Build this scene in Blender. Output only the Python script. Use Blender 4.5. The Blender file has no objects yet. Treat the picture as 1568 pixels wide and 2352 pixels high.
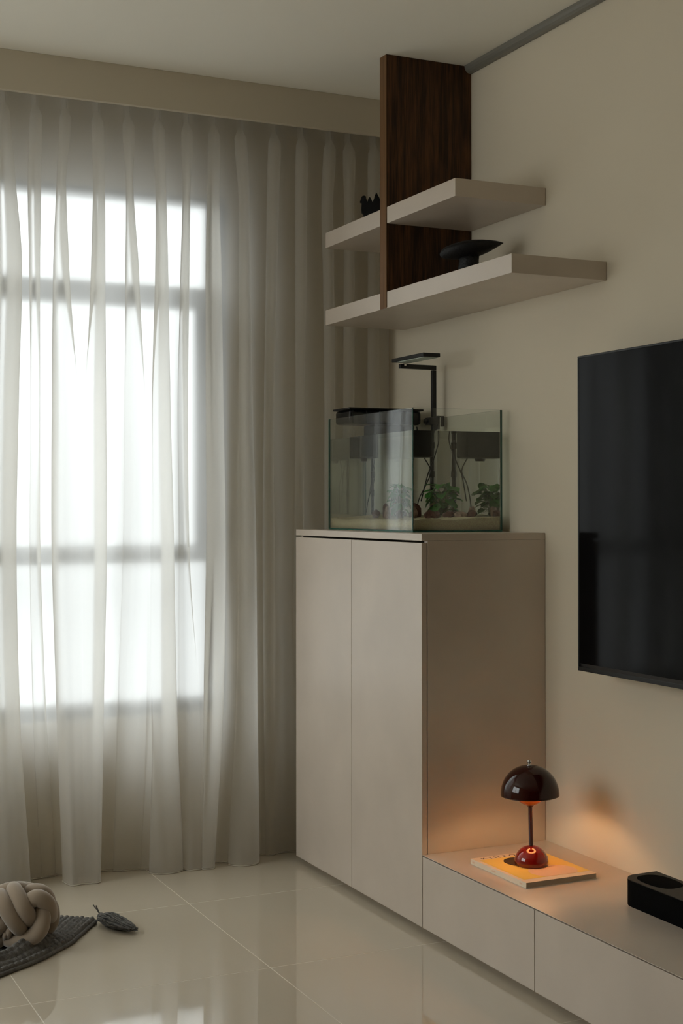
import bpy, bmesh, math, random
from mathutils import Vector, Matrix, noise

# ------------------------------------------------------------------ camera
S = bpy.context.scene
COL = S.collection
cam_d = bpy.data.cameras.new('camera')
cam = bpy.data.objects.new('camera', cam_d)
COL.objects.link(cam)
YAW, PITCH, ROLL = 0.43790, 0.00770, -0.0009
sy, cy_ = math.sin(YAW), math.cos(YAW)
sp, cp = math.sin(PITCH), math.cos(PITCH)
sr, cr = math.sin(ROLL), math.cos(ROLL)
F_ = Vector((sy * cp, cy_ * cp, sp))
U0 = Vector((-sy * sp, -cy_ * sp, cp))
R0 = Vector((cy_, -sy, 0))
R_ = R0 * cr + U0 * sr
U_ = U0 * cr - R0 * sr
CAM = Vector((-2.4235, -4.1269, 1.275))
cam.matrix_world = Matrix(((R_.x, U_.x, -F_.x, CAM.x), (R_.y, U_.y, -F_.y, CAM.y), (R_.z, U_.z, -F_.z, CAM.z), (0, 0, 0, 1)))
cam_d.sensor_fit = 'VERTICAL'
cam_d.sensor_height = 36.0
cam_d.lens = 3214.5 * 36 / 2352
cam_d.shift_y = -0.0159
cam_d.clip_start = 0.05
S.camera = cam

# ------------------------------------------------------------------ daylight
world = bpy.data.worlds.new('overcast_sky')
S.world = world
world.use_nodes = True
bg = world.node_tree.nodes['Background']
bg.inputs[0].default_value = (0.93, 0.96, 1.0, 1)
# overcast sky: brighter towards the zenith, pale ground below the horizon
_nt = world.node_tree
_tc = _nt.nodes.new('ShaderNodeTexCoord'); _sx = _nt.nodes.new('ShaderNodeSeparateXYZ')
_mr = _nt.nodes.new('ShaderNodeMapRange'); _mr.clamp = True
_mr.inputs['From Min'].default_value = 0.0; _mr.inputs['From Max'].default_value = 1.0
SKY = 1.18; _mr.inputs['To Min'].default_value = SKY; _mr.inputs['To Max'].default_value = SKY * 6.8
_nt.links.new(_tc.outputs['Generated'], _sx.inputs[0]); _nt.links.new(_sx.outputs['Z'], _mr.inputs['Value'])
_mg = _nt.nodes.new('ShaderNodeMapRange'); _mg.clamp = True
_mg.inputs['From Min'].default_value = 0.02; _mg.inputs['From Max'].default_value = -0.10
_mg.inputs['To Min'].default_value = 0.0; _mg.inputs['To Max'].default_value = SKY * 0.35
_nt.links.new(_sx.outputs['Z'], _mg.inputs['Value'])
_ad = _nt.nodes.new('ShaderNodeMath'); _ad.operation = 'ADD'
_nt.links.new(_mr.outputs[0], _ad.inputs[0]); _nt.links.new(_mg.outputs[0], _ad.inputs[1])
_nt.links.new(_ad.outputs[0], bg.inputs[1])

ld = bpy.data.lights.new('daylight_left_window', 'AREA')
ld.shape = 'RECTANGLE'; ld.size = 1.45; ld.size_y = 2.1
ld.energy = 23
ld.color = (1.0, 0.96, 0.91)
lo = bpy.data.objects.new('daylight_left_window', ld)
COL.objects.link(lo)
lo.location = (-4.46, -0.50, 1.78)
lo.rotation_euler = (0, math.radians(-90), 0)   # points into the room, +x

S.view_settings.view_transform = 'Standard'
S.view_settings.look = 'None'
S.view_settings.exposure = 0.0
S.view_settings.gamma = 1.0
S.view_settings.use_curve_mapping = False
S.cycles.max_bounces = 24
S.cycles.transmission_bounces = 20
S.cycles.transparent_max_bounces = 24
S.cycles.diffuse_bounces = 6
S.cycles.glossy_bounces = 6
S.cycles.sample_clamp_indirect = 6.0
S.cycles.use_denoising = True

rnd = random.Random(7)

# ------------------------------------------------------------------ materials
def new_mat(name):
    m = bpy.data.materials.new(name); m.use_nodes = True
    return m, m.node_tree, m.node_tree.nodes['Principled BSDF']

def N(nt, t, **kw):
    n = nt.nodes.new(t)
    for k, v in kw.items(): setattr(n, k, v)
    return n

def plain(name, col, rough=0.5, spec=0.5, metal=0.0, bump=0.0, bscale=80, vary=0.0, vscale=3.0, coat=0.0, stretch=(1, 1, 1)):
    m, nt, b = new_mat(name)
    b.inputs['Base Color'].default_value = (*col, 1)
    b.inputs['Roughness'].default_value = rough
    b.inputs['Specular IOR Level'].default_value = spec
    b.inputs['Metallic'].default_value = metal
    b.inputs['Coat Weight'].default_value = coat
    if vary or bump:
        tc = N(nt, 'ShaderNodeTexCoord'); mp = N(nt, 'ShaderNodeMapping')
        mp.inputs['Scale'].default_value = stretch
        nt.links.new(tc.outputs['Object'], mp.inputs[0])
    if vary:
        n = N(nt, 'ShaderNodeTexNoise'); n.inputs['Scale'].default_value = vscale; n.inputs['Detail'].default_value = 6
        nt.links.new(mp.outputs[0], n.inputs['Vector'])
        r = N(nt, 'ShaderNodeValToRGB')
        r.color_ramp.elements[0].position = 0.3; r.color_ramp.elements[1].position = 0.7
        r.color_ramp.elements[0].color = (*[c * (1 - vary) for c in col], 1)
        r.color_ramp.elements[1].color = (*[min(1, c * (1 + vary)) for c in col], 1)
        nt.links.new(n.outputs['Fac'], r.inputs[0]); nt.links.new(r.outputs[0], b.inputs['Base Color'])
    if bump:
        n2 = N(nt, 'ShaderNodeTexNoise'); n2.inputs['Scale'].default_value = bscale; n2.inputs['Detail'].default_value = 4
        nt.links.new(mp.outputs[0], n2.inputs['Vector'])
        bp = N(nt, 'ShaderNodeBump'); bp.inputs['Strength'].default_value = bump; bp.inputs['Distance'].default_value = 0.004
        nt.links.new(n2.outputs['Fac'], bp.inputs['Height']); nt.links.new(bp.outputs[0], b.inputs['Normal'])
    return m

def s2l(r, g, b):
    f = lambda c: (c / 255 / 12.92) if c <= 10 else ((c / 255 + 0.055) / 1.055) ** 2.4
    return (f(r), f(g), f(b))

M = {}
M['wall'] = plain('wall_paint', s2l(211, 201, 181), 0.85, 0.2, bump=0.05, bscale=160)
M['ceiling'] = plain('ceiling_paint', s2l(236, 232, 220), 0.9, 0.15)
M['valance'] = plain('valance_paint', s2l(200, 190, 170), 0.8, 0.2)
M['cabinet'] = plain('greige_laminate', s2l(197, 184, 170), 0.36, 0.95, bump=0.04, bscale=220, vary=0.05, vscale=5.0)
M['toe'] = plain('toe_kick_laminate', s2l(150, 136, 118), 0.6, 0.2)
M['tile'] = plain('polished_tile', s2l(193, 182, 164), 0.02, 0.9, vary=0.03, vscale=1.5)
M['grout'] = plain('grout', s2l(208, 199, 183), 0.7, 0.2)
M['black_gloss'] = plain('black_screen', (0.002, 0.002, 0.0025), 0.08, 0.085)
M['black_plastic'] = plain('black_plastic', (0.004, 0.004, 0.0045), 0.35, 0.4)
M['black_matte'] = plain('black_matte', (0.003, 0.003, 0.003), 0.85, 0.04, bump=0.3, bscale=400)
M['black_satin'] = plain('black_satin_top', (0.016, 0.012, 0.010), 0.45, 0.3)
M['black_ceramic'] = plain('black_stoneware', (0.006, 0.006, 0.007), 0.55, 0.35, bump=0.5, bscale=150)
M['black_wood'] = plain('black_carved_wood', (0.004, 0.004, 0.004), 0.5, 0.3, bump=0.2, bscale=90)
M['alu_dark'] = plain('dark_grey_aluminium', s2l(58, 60, 64), 0.45, 0.4)
M['trim'] = plain('grey_ceiling_profile', s2l(122, 119, 111), 0.4, 0.5)
M['chrome'] = plain('chrome', (0.75, 0.75, 0.75), 0.08, 0.5, metal=1.0)
M['maroon'] = plain('maroon_gloss_lacquer', s2l(46, 8, 5), 0.07, 0.45, coat=0.1)
M['maroon_base'] = plain('dark_red_gloss_lacquer', s2l(112, 12, 4), 0.06, 0.5, coat=0.5)
M['lamp_inner'] = plain('lamp_inner_enamel', s2l(250, 220, 180), 0.5, 0.3)
M['paper'] = plain('paper_cover', s2l(232, 215, 190), 0.45, 0.3)
M['pages'] = plain('page_edges', s2l(190, 178, 160), 0.8, 0.1, bump=0.4, bscale=60, stretch=(1, 1, 40))
M['yellow'] = plain('yellow_ink', s2l(236, 206, 106), 0.4, 0.3)
M['ink_dark'] = plain('dark_ink', s2l(52, 38, 22), 0.4, 0.3)
M['ink_pink'] = plain('pink_ink', s2l(226, 192, 162), 0.4, 0.3)
M['velvet'] = plain('taupe_velvet', s2l(150, 134, 116), 0.9, 0.1, vary=0.06, vscale=12)
M['velvet'].node_tree.nodes['Principled BSDF'].inputs['Sheen Weight'].default_value = 0.5
M['yarn'] = plain('charcoal_yarn', s2l(112, 110, 107), 0.95, 0.1, vary=0.25, vscale=60, bump=0.5, bscale=300)
M['sand'] = plain('aquarium_sand', s2l(255, 226, 188), 0.9, 0.2, vary=0.2, vscale=420, bump=0.9, bscale=500)
M['stone'] = plain('red_brown_stone', s2l(104, 66, 58), 0.75, 0.3, vary=0.4, vscale=45, bump=0.6, bscale=90)
M['stone_pale'] = plain('pale_banded_stone', s2l(168, 140, 126), 0.75, 0.3, vary=0.45, vscale=60, bump=0.5, bscale=90)
M['leaf'] = plain('aquatic_leaf', s2l(66, 134, 50), 0.4, 0.4, vary=0.35, vscale=30)
M['leaf_yellow'] = plain('yellowed_leaf', s2l(120, 120, 30), 0.45, 0.4)
M['stem'] = plain('plant_stem', s2l(96, 110, 50), 0.6, 0.3)
M['diffuser_off'] = plain('white_acrylic', s2l(190, 200, 190), 0.4, 0.3)
M['hem'] = plain('weighted_hem', s2l(190, 182, 168), 0.9, 0.1)
M['wall_far'] = plain('low_bounce_dark_wall', s2l(104, 92, 78), 0.8, 0.2)  # unseen wall made dark so less light bounces onto camera-facing sides

def wood_mat():
    m, nt, b = new_mat('walnut_veneer')
    tc = N(nt, 'ShaderNodeTexCoord'); mp = N(nt, 'ShaderNodeMapping')
    mp.inputs['Scale'].default_value = (1, 1, 0.055)
    nt.links.new(tc.outputs['Object'], mp.inputs[0])
    # warped rings give cathedral figure; stretched noise gives the fine pores
    n3 = N(nt, 'ShaderNodeTexNoise'); n3.inputs['Scale'].default_value = 9; n3.inputs['Detail'].default_value = 2
    nt.links.new(mp.outputs[0], n3.inputs['Vector'])
    w = N(nt, 'ShaderNodeMath', operation='MULTIPLY'); w.inputs[1].default_value = 60.0
    nt.links.new(n3.outputs['Fac'], w.inputs[0])
    w2 = N(nt, 'ShaderNodeMath', operation='SINE'); nt.links.new(w.outputs[0], w2.inputs[0])
    n = N(nt, 'ShaderNodeTexNoise'); n.inputs['Scale'].default_value = 210; n.inputs['Detail'].default_value = 5
    nt.links.new(mp.outputs[0], n.inputs['Vector'])
    n4 = N(nt, 'ShaderNodeTexNoise'); n4.inputs['Scale'].default_value = 38; n4.inputs['Detail'].default_value = 4
    nt.links.new(mp.outputs[0], n4.inputs['Vector'])
    mx = N(nt, 'ShaderNodeMath', operation='MULTIPLY_ADD'); mx.inputs[1].default_value = 0.10
    nt.links.new(w2.outputs[0], mx.inputs[0]); nt.links.new(n.outputs['Fac'], mx.inputs[2])
    mx2 = N(nt, 'ShaderNodeMath', operation='MULTIPLY_ADD'); mx2.inputs[1].default_value = 1.0
    nt.links.new(n4.outputs['Fac'], mx2.inputs[0]); nt.links.new(mx.outputs[0], mx2.inputs[2])
    r = N(nt, 'ShaderNodeValToRGB')
    r.color_ramp.elements[0].position = 0.62; r.color_ramp.elements[0].color = (*s2l(42, 26, 14), 1)
    r.color_ramp.elements[1].position = 1.0; r.color_ramp.elements[1].color = (*s2l(92, 60, 34), 1)
    sc_ = N(nt, 'ShaderNodeMath', operation='MULTIPLY'); sc_.inputs[1].default_value = 0.80
    nt.links.new(mx2.outputs[0], sc_.inputs[0])
    nt.links.new(sc_.outputs[0], r.inputs[0]); nt.links.new(r.outputs[0], b.inputs['Base Color'])
    b.inputs['Roughness'].default_value = 0.55
    b.inputs['Specular IOR Level'].default_value = 0.25
    bp = N(nt, 'ShaderNodeBump'); bp.inputs['Strength'].default_value = 0.12; bp.inputs['Distance'].default_value = 0.002
    nt.links.new(n.outputs['Fac'], bp.inputs['Height']); nt.links.new(bp.outputs[0], b.inputs['Normal'])
    return m
M['wood'] = wood_mat()
M['wood_edge'] = plain('walnut_edge_band', s2l(108, 78, 50), 0.55, 0.25, vary=0.3, vscale=90, stretch=(1, 1, 0.02))

def sheer_mat():
    m = bpy.data.materials.new('sheer_curtain_voile'); m.use_nodes = True
    nt = m.node_tree
    nt.nodes.remove(nt.nodes['Principled BSDF'])
    out = nt.nodes['Material Output']
    tr = N(nt, 'ShaderNodeBsdfTransparent'); tr.inputs[0].default_value = (0.98, 0.97, 0.95, 1)
    rf = N(nt, 'ShaderNodeBsdfRefraction'); rf.inputs['Color'].default_value = (0.97, 0.96, 0.94, 1)
    rf.inputs['Roughness'].default_value = 0.70; rf.inputs['IOR'].default_value = 1.20
    tl = N(nt, 'ShaderNodeBsdfTranslucent'); tl.inputs['Color'].default_value = (0.90, 0.885, 0.85, 1)
    df = N(nt, 'ShaderNodeBsdfDiffuse'); df.inputs['Color'].default_value = (0.81, 0.765, 0.68, 1)
    m1 = N(nt, 'ShaderNodeMixShader'); m1.inputs[0].default_value = SHEER[0]   # transparent vs scattered forward
    nt.links.new(tr.outputs[0], m1.inputs[1]); nt.links.new(rf.outputs[0], m1.inputs[2])
    m2 = N(nt, 'ShaderNodeMixShader'); m2.inputs[0].default_value = SHEER[1]
    nt.links.new(tl.outputs[0], m2.inputs[1]); nt.links.new(df.outputs[0], m2.inputs[2])
    m3 = N(nt, 'ShaderNodeMixShader'); m3.inputs[0].default_value = SHEER[2]
    nt.links.new(m1.outputs[0], m3.inputs[1]); nt.links.new(m2.outputs[0], m3.inputs[2])
    nt.links.new(m3.outputs[0], out.inputs[0])
    return m
SHEER = (0.86, 0.34, 0.55)
M['sheer'] = sheer_mat()

def pane_mat(name, tint, edge=None):
    """thin clear sheet: transparent with a Fresnel reflection"""
    m = bpy.data.materials.new(name); m.use_nodes = True
    nt = m.node_tree
    nt.nodes.remove(nt.nodes['Principled BSDF'])
    tr = N(nt, 'ShaderNodeBsdfTransparent'); tr.inputs[0].default_value = (*tint, 1)
    gl = N(nt, 'ShaderNodeBsdfGlossy'); gl.inputs['Roughness'].default_value = 0.0
    fr = N(nt, 'ShaderNodeFresnel')
    ge = N(nt, 'ShaderNodeNewGeometry'); ma = N(nt, 'ShaderNodeMath', operation='MULTIPLY_ADD')   # same Fresnel on both faces of the sheet
    ma.inputs[1].default_value = 1 / 1.5 - 1.5; ma.inputs[2].default_value = 1.5
    nt.links.new(ge.outputs['Backfacing'], ma.inputs[0]); nt.links.new(ma.outputs[0], fr.inputs[0])
    mx = N(nt, 'ShaderNodeMixShader')
    nt.links.new(fr.outputs[0], mx.inputs[0]); nt.links.new(tr.outputs[0], mx.inputs[1]); nt.links.new(gl.outputs[0], mx.inputs[2])
    nt.links.new(mx.outputs[0], nt.nodes['Material Output'].inputs[0])
    return m
M['pane'] = pane_mat('window_glass', (0.95, 0.97, 0.96))
M['tank_glass'] = pane_mat('aquarium_glass', (0.98, 0.993, 0.986))
M['tank_edge'] = plain('green_glass_edge', s2l(34, 84, 70), 0.15, 0.5)

def water_mat():
    m = bpy.data.materials.new('aquarium_water'); m.use_nodes = True
    nt = m.node_tree
    nt.nodes.remove(nt.nodes['Principled BSDF'])
    g = N(nt, 'ShaderNodeBsdfGlass'); g.inputs['Color'].default_value = (0.972, 0.992, 0.984, 1)
    g.inputs['Roughness'].default_value = 0.0; g.inputs['IOR'].default_value = 1.333
    nt.links.new(g.outputs[0], nt.nodes['Material Output'].inputs[0])
    return m
M['water'] = water_mat()

def bowl_mat():
    m = bpy.data.materials.new('amber_opal_bowl'); m.use_nodes = True
    nt = m.node_tree
    b = nt.nodes['Principled BSDF']
    b.inputs['Base Color'].default_value = (*s2l(150, 78, 34), 1); b.inputs['Roughness'].default_value = 0.15
    tl = N(nt, 'ShaderNodeBsdfTranslucent'); tl.inputs[0].default_value = (*s2l(215, 125, 60), 1)
    mx = N(nt, 'ShaderNodeMixShader'); mx.inputs[0].default_value = 0.07
    nt.links.new(b.outputs[0], mx.inputs[1]); nt.links.new(tl.outputs[0], mx.inputs[2])
    nt.links.new(mx.outputs[0], nt.nodes['Material Output'].inputs[0])
    return m
M['bowl'] = bowl_mat()

def smoke_mat():
    m = bpy.data.materials.new('smoked_plastic'); m.use_nodes = True
    nt = m.node_tree
    b = nt.nodes['Principled BSDF']
    b.inputs['Base Color'].default_value = (0.006, 0.006, 0.007, 1); b.inputs['Roughness'].default_value = 0.12
    tr = N(nt, 'ShaderNodeBsdfTransparent'); tr.inputs[0].default_value = (0.35, 0.34, 0.36, 1)
    mx = N(nt, 'ShaderNodeMixShader'); mx.inputs[0].default_value = 0.28
    nt.links.new(b.outputs[0], mx.inputs[1]); nt.links.new(tr.outputs[0], mx.inputs[2])
    nt.links.new(mx.outputs[0], nt.nodes['Material Output'].inputs[0])
    return m
M['smoke'] = smoke_mat()

# ------------------------------------------------------------------ mesh helpers
def obj(name, bm, mats, parent=None, smooth=False, bevel=0.0, loc=None, autosmooth=None):
    me = bpy.data.meshes.new(name)
    bmesh.ops.recalc_face_normals(bm, faces=bm.faces[:])
    bm.to_mesh(me); bm.free()
    o = bpy.data.objects.new(name, me)
    COL.objects.link(o)
    for m in (mats if isinstance(mats, (list, tuple)) else [mats]): me.materials.append(m)
    if smooth:
        for p in me.polygons: p.use_smooth = True
    if parent is not None: o.parent = parent
    if loc is not None: o.location = loc
    if bevel:
        b = o.modifiers.new('bevel', 'BEVEL'); b.width = bevel; b.segments = 2; b.limit_method = 'ANGLE'
        b.harden_normals = False
    return o

def box(bm, x0, x1, y0, y1, z0, z1, mi=0, rot=None, org=None):
    vs = [Vector((x, y, z)) for x in (x0, x1) for y in (y0, y1) for z in (z0, z1)]
    if rot is not None:
        o = Vector(org) if org is not None else Vector()
        vs = [o + rot @ (v - o) for v in vs]
    v = [bm.verts.new(c) for c in vs]
    fs = [(0, 1, 3, 2), (4, 6, 7, 5), (0, 4, 5, 1), (2, 3, 7, 6), (0, 2, 6, 4), (1, 5, 7, 3)]
    out = []
    for f in fs:
        fc = bm.faces.new([v[i] for i in f]); fc.material_index = mi; out.append(fc)
    return out

def boxes(name, lst, mat, parent=None, bevel=0.0):
    bm = bmesh.new()
    for b in lst: box(bm, *b)
    return obj(name, bm, mat, parent, bevel=bevel)

def lathe(bm, prof, n=32, c=(0, 0, 0), mi=0, closed=False):
    rings = []
    for r, z in prof:
        if r < 1e-6: rings.append([bm.verts.new((c[0], c[1], c[2] + z))])
        else: rings.append([bm.verts.new((c[0] + r * math.cos(2 * math.pi * k / n), c[1] + r * math.sin(2 * math.pi * k / n), c[2] + z)) for k in range(n)])
    prs = list(zip(rings, rings[1:]))
    if closed: prs.append((rings[-1], rings[0]))
    for a, b in prs:
        for k in range(n):
            k2 = (k + 1) % n
            if len(a) == 1 and len(b) == 1: continue
            if len(a) == 1: f = bm.faces.new((a[0], b[k], b[k2]))
            elif len(b) == 1: f = bm.faces.new((a[k], b[0], a[k2]))
            else: f = bm.faces.new((a[k], b[k], b[k2], a[k2]))
            f.material_index = mi

def spline(pts, per):
    P = [Vector(p) for p in pts]; out = []
    for i in range(len(P) - 1):
        p0 = P[i - 1] if i else 2 * P[0] - P[1]
        p1, p2 = P[i], P[i + 1]
        p3 = P[i + 2] if i + 2 < len(P) else 2 * P[-1] - P[-2]
        for k in range(per):
            t = k / per
            out.append(0.5 * ((2 * p1) + (p2 - p0) * t + (2 * p0 - 5 * p1 + 4 * p2 - p3) * t * t + (3 * p1 - p0 - 3 * p2 + p3) * t ** 3))
    out.append(P[-1].copy())
    return out

def tube(bm, pts, rad, n=8, cap=True, mi=0):
    """tube along points; rad a number or a function of 0..1"""
    L = len(pts); rings = []
    prev = None
    for i, p in enumerate(pts):
        d = (pts[min(i + 1, L - 1)] - pts[max(i - 1, 0)]).normalized()
        if prev is None:
            a = Vector((0, 0, 1)) if abs(d.z) < 0.9 else Vector((1, 0, 0))
            u = d.cross(a).normalized()
        else:
            u = (prev - d * prev.dot(d)).normalized()
        prev = u
        w = d.cross(u)
        r = rad(i / (L - 1)) if callable(rad) else rad
        rings.append([bm.verts.new(p + (u * math.cos(2 * math.pi * k / n) + w * math.sin(2 * math.pi * k / n)) * r) for k in range(n)])
    for a, b in zip(rings, rings[1:]):
        for k in range(n):
            f = bm.faces.new((a[k], a[(k + 1) % n], b[(k + 1) % n], b[k])); f.material_index = mi
    if cap:
        for rg, p in ((rings[0], pts[0]), (rings[-1], pts[-1])):
            c = bm.verts.new(p)
            for k in range(n):
                f = bm.faces.new((rg[k], rg[(k + 1) % n], c)); f.material_index = mi

def prism(bm, outline, z0, z1, mi=0):
    a = [bm.verts.new((x, y, z0)) for x, y in outline]; b = [bm.verts.new((x, y, z1)) for x, y in outline]
    n = len(outline)
    for k in range(n):
        f = bm.faces.new((a[k], a[(k + 1) % n], b[(k + 1) % n], b[k])); f.material_index = mi
    f = bm.faces.new(a[::-1]); f.material_index = mi
    f = bm.faces.new(b); f.material_index = mi

def thing(name, label, cat, loc=(0, 0, 0), rz=0.0, group=None):
    o = bpy.data.objects.new(name, None); COL.objects.link(o)
    o.empty_display_size = 0.05
    o.location = loc; o.rotation_euler = (0, 0, rz)
    o['label'] = label; o['category'] = cat
    if group: o['group'] = group
    return o

def tag(o, label=None, cat=None, group=None, kind=None):
    if label: o['label'] = label
    if cat: o['category'] = cat
    if group: o['group'] = group
    if kind: o['kind'] = kind
    return o

def struct(name, bm, mat, label=None, **kw):
    o = obj(name, bm, mat, **kw)
    o['kind'] = 'structure'
    if label: o['label'] = label
    return o

# ------------------------------------------------------------------ room shell
CEIL = 2.775
XL, YB, YW = -4.3, -6.6, 0.74      # left wall, wall behind the camera, window wall
WX0, WX1, WZ0, WZ1 = -2.60, -0.605, 0.52, 2.42   # window opening
LY0, LY1, LZ0, LZ1 = -1.62, 0.62, 1.00, 2.55     # left window opening

bm = bmesh.new(); box(bm, 0, 0.15, YB - 0.15, YW + 0.15, 0, CEIL)
struct('wall_right', bm, M['wall'], 'beige painted wall with the mounted television')
bm = bmesh.new()
box(bm, XL, WX0, YW, YW + 0.15, 0, CEIL); box(bm, WX1, 0, YW, YW + 0.15, 0, CEIL)
box(bm, WX0, WX1, YW, YW + 0.15, 0, WZ0); box(bm, WX0, WX1, YW, YW + 0.15, WZ1, CEIL)
struct('wall_back', bm, M['wall'], 'beige painted wall around the curtained window')
bm = bmesh.new()
box(bm, XL - 0.15, XL, YB - 0.15, LY0, 0, CEIL); box(bm, XL - 0.15, XL, LY1, YW + 0.15, 0, CEIL)
box(bm, XL - 0.15, XL, LY0, LY1, 0, LZ0); box(bm, XL - 0.15, XL, LY0, LY1, LZ1, CEIL)
struct('wall_left', bm, M['wall'], 'beige painted wall with the side window')
bm = bmesh.new(); box(bm, XL, 0, YB - 0.15, YB, 0, CEIL)
struct('wall_front', bm, M['wall_far'], 'unseen wall behind the viewer, darkened to cut bounce light')
bm = bmesh.new(); box(bm, XL - 0.15, 0.15, YB - 0.15, YW + 0.15, CEIL, CEIL + 0.12)
struct('ceiling', bm, M['ceiling'], 'flat off-white ceiling')

# floor: grout bed plus one slab per tile
bm = bmesh.new(); box(bm, XL - 0.15, 0.15, YB - 0.15, YW + 0.15, -0.06, -0.0003)
floor = struct('floor', bm, M['grout'], 'polished cream porcelain tile floor')
TS, TG = 0.663, 0.0012
x_lines = [-0.2945 - TS * k for k in range(-1, 8)]
y_lines = [0.1600 + 0.690 - 0.690 * k for k in range(0, 12)]
tile_mesh = {}
for i in range(len(x_lines) - 1):
    for j in range(len(y_lines) - 1):
        x1, x0 = min(x_lines[i], 0.0), max(x_lines[i + 1], XL)
        y1, y0 = min(y_lines[j], YW), max(y_lines[j + 1], YB)
        if x1 - x0 < 0.02 or y1 - y0 < 0.02: continue
        w, l = round(x1 - x0, 4), round(y1 - y0, 4)
        if (w, l) not in tile_mesh:
            b2 = bmesh.new(); box(b2, -w / 2 + TG, w / 2 - TG, -l / 2 + TG, l / 2 - TG, -0.02, 0)
            t = obj('floor_tile', b2, M['tile'], floor, loc=((x0 + x1) / 2, (y0 + y1) / 2, 0), bevel=0.0006)
            tile_mesh[(w, l)] = t
        else:
            t = tile_mesh[(w, l)].copy(); COL.objects.link(t); t.parent = floor
            t.location = ((x0 + x1) / 2, (y0 + y1) / 2, 0)

# curtain box board and the ceiling profile
bm = bmesh.new(); box(bm, XL, 0, 0.478, 0.498, 2.642, CEIL)
struct('trim_1', bm, M['valance'], 'painted curtain box board below the ceiling', bevel=0.0015)
bm = bmesh.new()
half = [(-0.002, -0.026), (-0.010, -0.0255), (-0.017, -0.023), (-0.0235, -0.017), (-0.0275, -0.009), (-0.029, 0.0), (-0.0, 0.0)]
va = [bm.verts.new((x, -0.001, CEIL + z)) for x, z in half]; vb = [bm.verts.new((x, YB, CEIL + z)) for x, z in half]
for k in range(len(half)):
    k2 = (k + 1) % len(half); bm.faces.new((va[k], va[k2], vb[k2], vb[k]))
bm.faces.new(va); bm.faces.new(vb[::-1])
struct('trim_2', bm, M['trim'], 'slim grey profile along the ceiling and television wall')

# window behind the sheer curtain
FY0, FY1 = YW + 0.045, YW + 0.095
bm = bmesh.new()
fw = 0.052
box(bm, WX0, WX1, FY0, FY1, WZ0, WZ0 + fw); box(bm, WX0, WX1, FY0, FY1, WZ1 - 0.03, WZ1)
box(bm, WX0, WX0 + fw, FY0, FY1, WZ0 + fw, WZ1 - 0.03); box(bm, WX1 - 0.06, WX1, FY0, FY1, WZ0 + fw, WZ1 - 0.03)
w1 = struct('window_1', bm, M['alu_dark'], 'dark grey framed window behind the sheer curtain', bevel=0.003)
boxes('transom', [(WX0 + fw, WX1 - 0.06, FY0 - 0.005, FY1, 2.015, 2.082)], M['alu_dark'], w1, bevel=0.003)
boxes('lower_rail', [(WX0 + fw, WX1 - 0.06, FY0 - 0.005, FY1, 1.070, 1.120)], M['alu_dark'], w1, bevel=0.003)
boxes('mullion', [(-1.655, -1.595, FY0 - 0.004, FY1, WZ0 + fw, WZ1 - 0.03)], M['alu_dark'], w1, bevel=0.003)
for xa, xb in ((WX0 + fw + 0.002, -1.657), (-1.593, WX1 - 0.062)):
    s = boxes('sash', [(xa, xa + 0.03, FY0 - 0.012, FY0 + 0.026, 1.122, 2.013), (xb - 0.055, xb, FY0 - 0.012, FY0 + 0.026, 1.122, 2.013),
                       (xa + 0.03, xb - 0.055, FY0 - 0.012, FY0 + 0.026, 1.122, 1.135), (xa + 0.03, xb - 0.055, FY0 - 0.012, FY0 + 0.026, 2.0, 2.013)], M['alu_dark'], w1, bevel=0.002)
    boxes('pane', [(xa + 0.025, xb - 0.05, FY0 + 0.005, FY0 + 0.009, 1.13, 2.005)], M['pane'], s)
    boxes('handle', [(xb - 0.035, xb - 0.015, FY0 - 0.034, FY0 - 0.012, 1.52, 1.60)], M['alu_dark'], s, bevel=0.003)
    for za, zb in ((WZ0 + fw, 1.07), (2.082, WZ1 - 0.03)):
        boxes('pane', [(xa - 0.004, xb + 0.004, FY0 + 0.02, FY0 + 0.024, za - 0.004, zb + 0.004)], M['pane'], w1)

# side window on the left wall, outside the frame
bm = bmesh.new()
X0, X1 = XL - 0.11, XL - 0.06
box(bm, X0, X1, LY0, LY1, LZ0, LZ0 + 0.05); box(bm, X0, X1, LY0, LY1, LZ1 - 0.05, LZ1)
for ya in (LY0, (LY0 + LY1) / 2 - 0.03, LY1 - 0.05): box(bm, X0, X1, ya, ya + 0.05, LZ0 + 0.05, LZ1 - 0.05)
w2 = struct('window_2', bm, M['alu_dark'], 'dark grey framed side window on the left wall')
boxes('pane', [(X0 + 0.02, X0 + 0.024, LY0 + 0.045, LY1 - 0.045, LZ0 + 0.045, LZ1 - 0.045)], M['pane'], w2)

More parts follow.
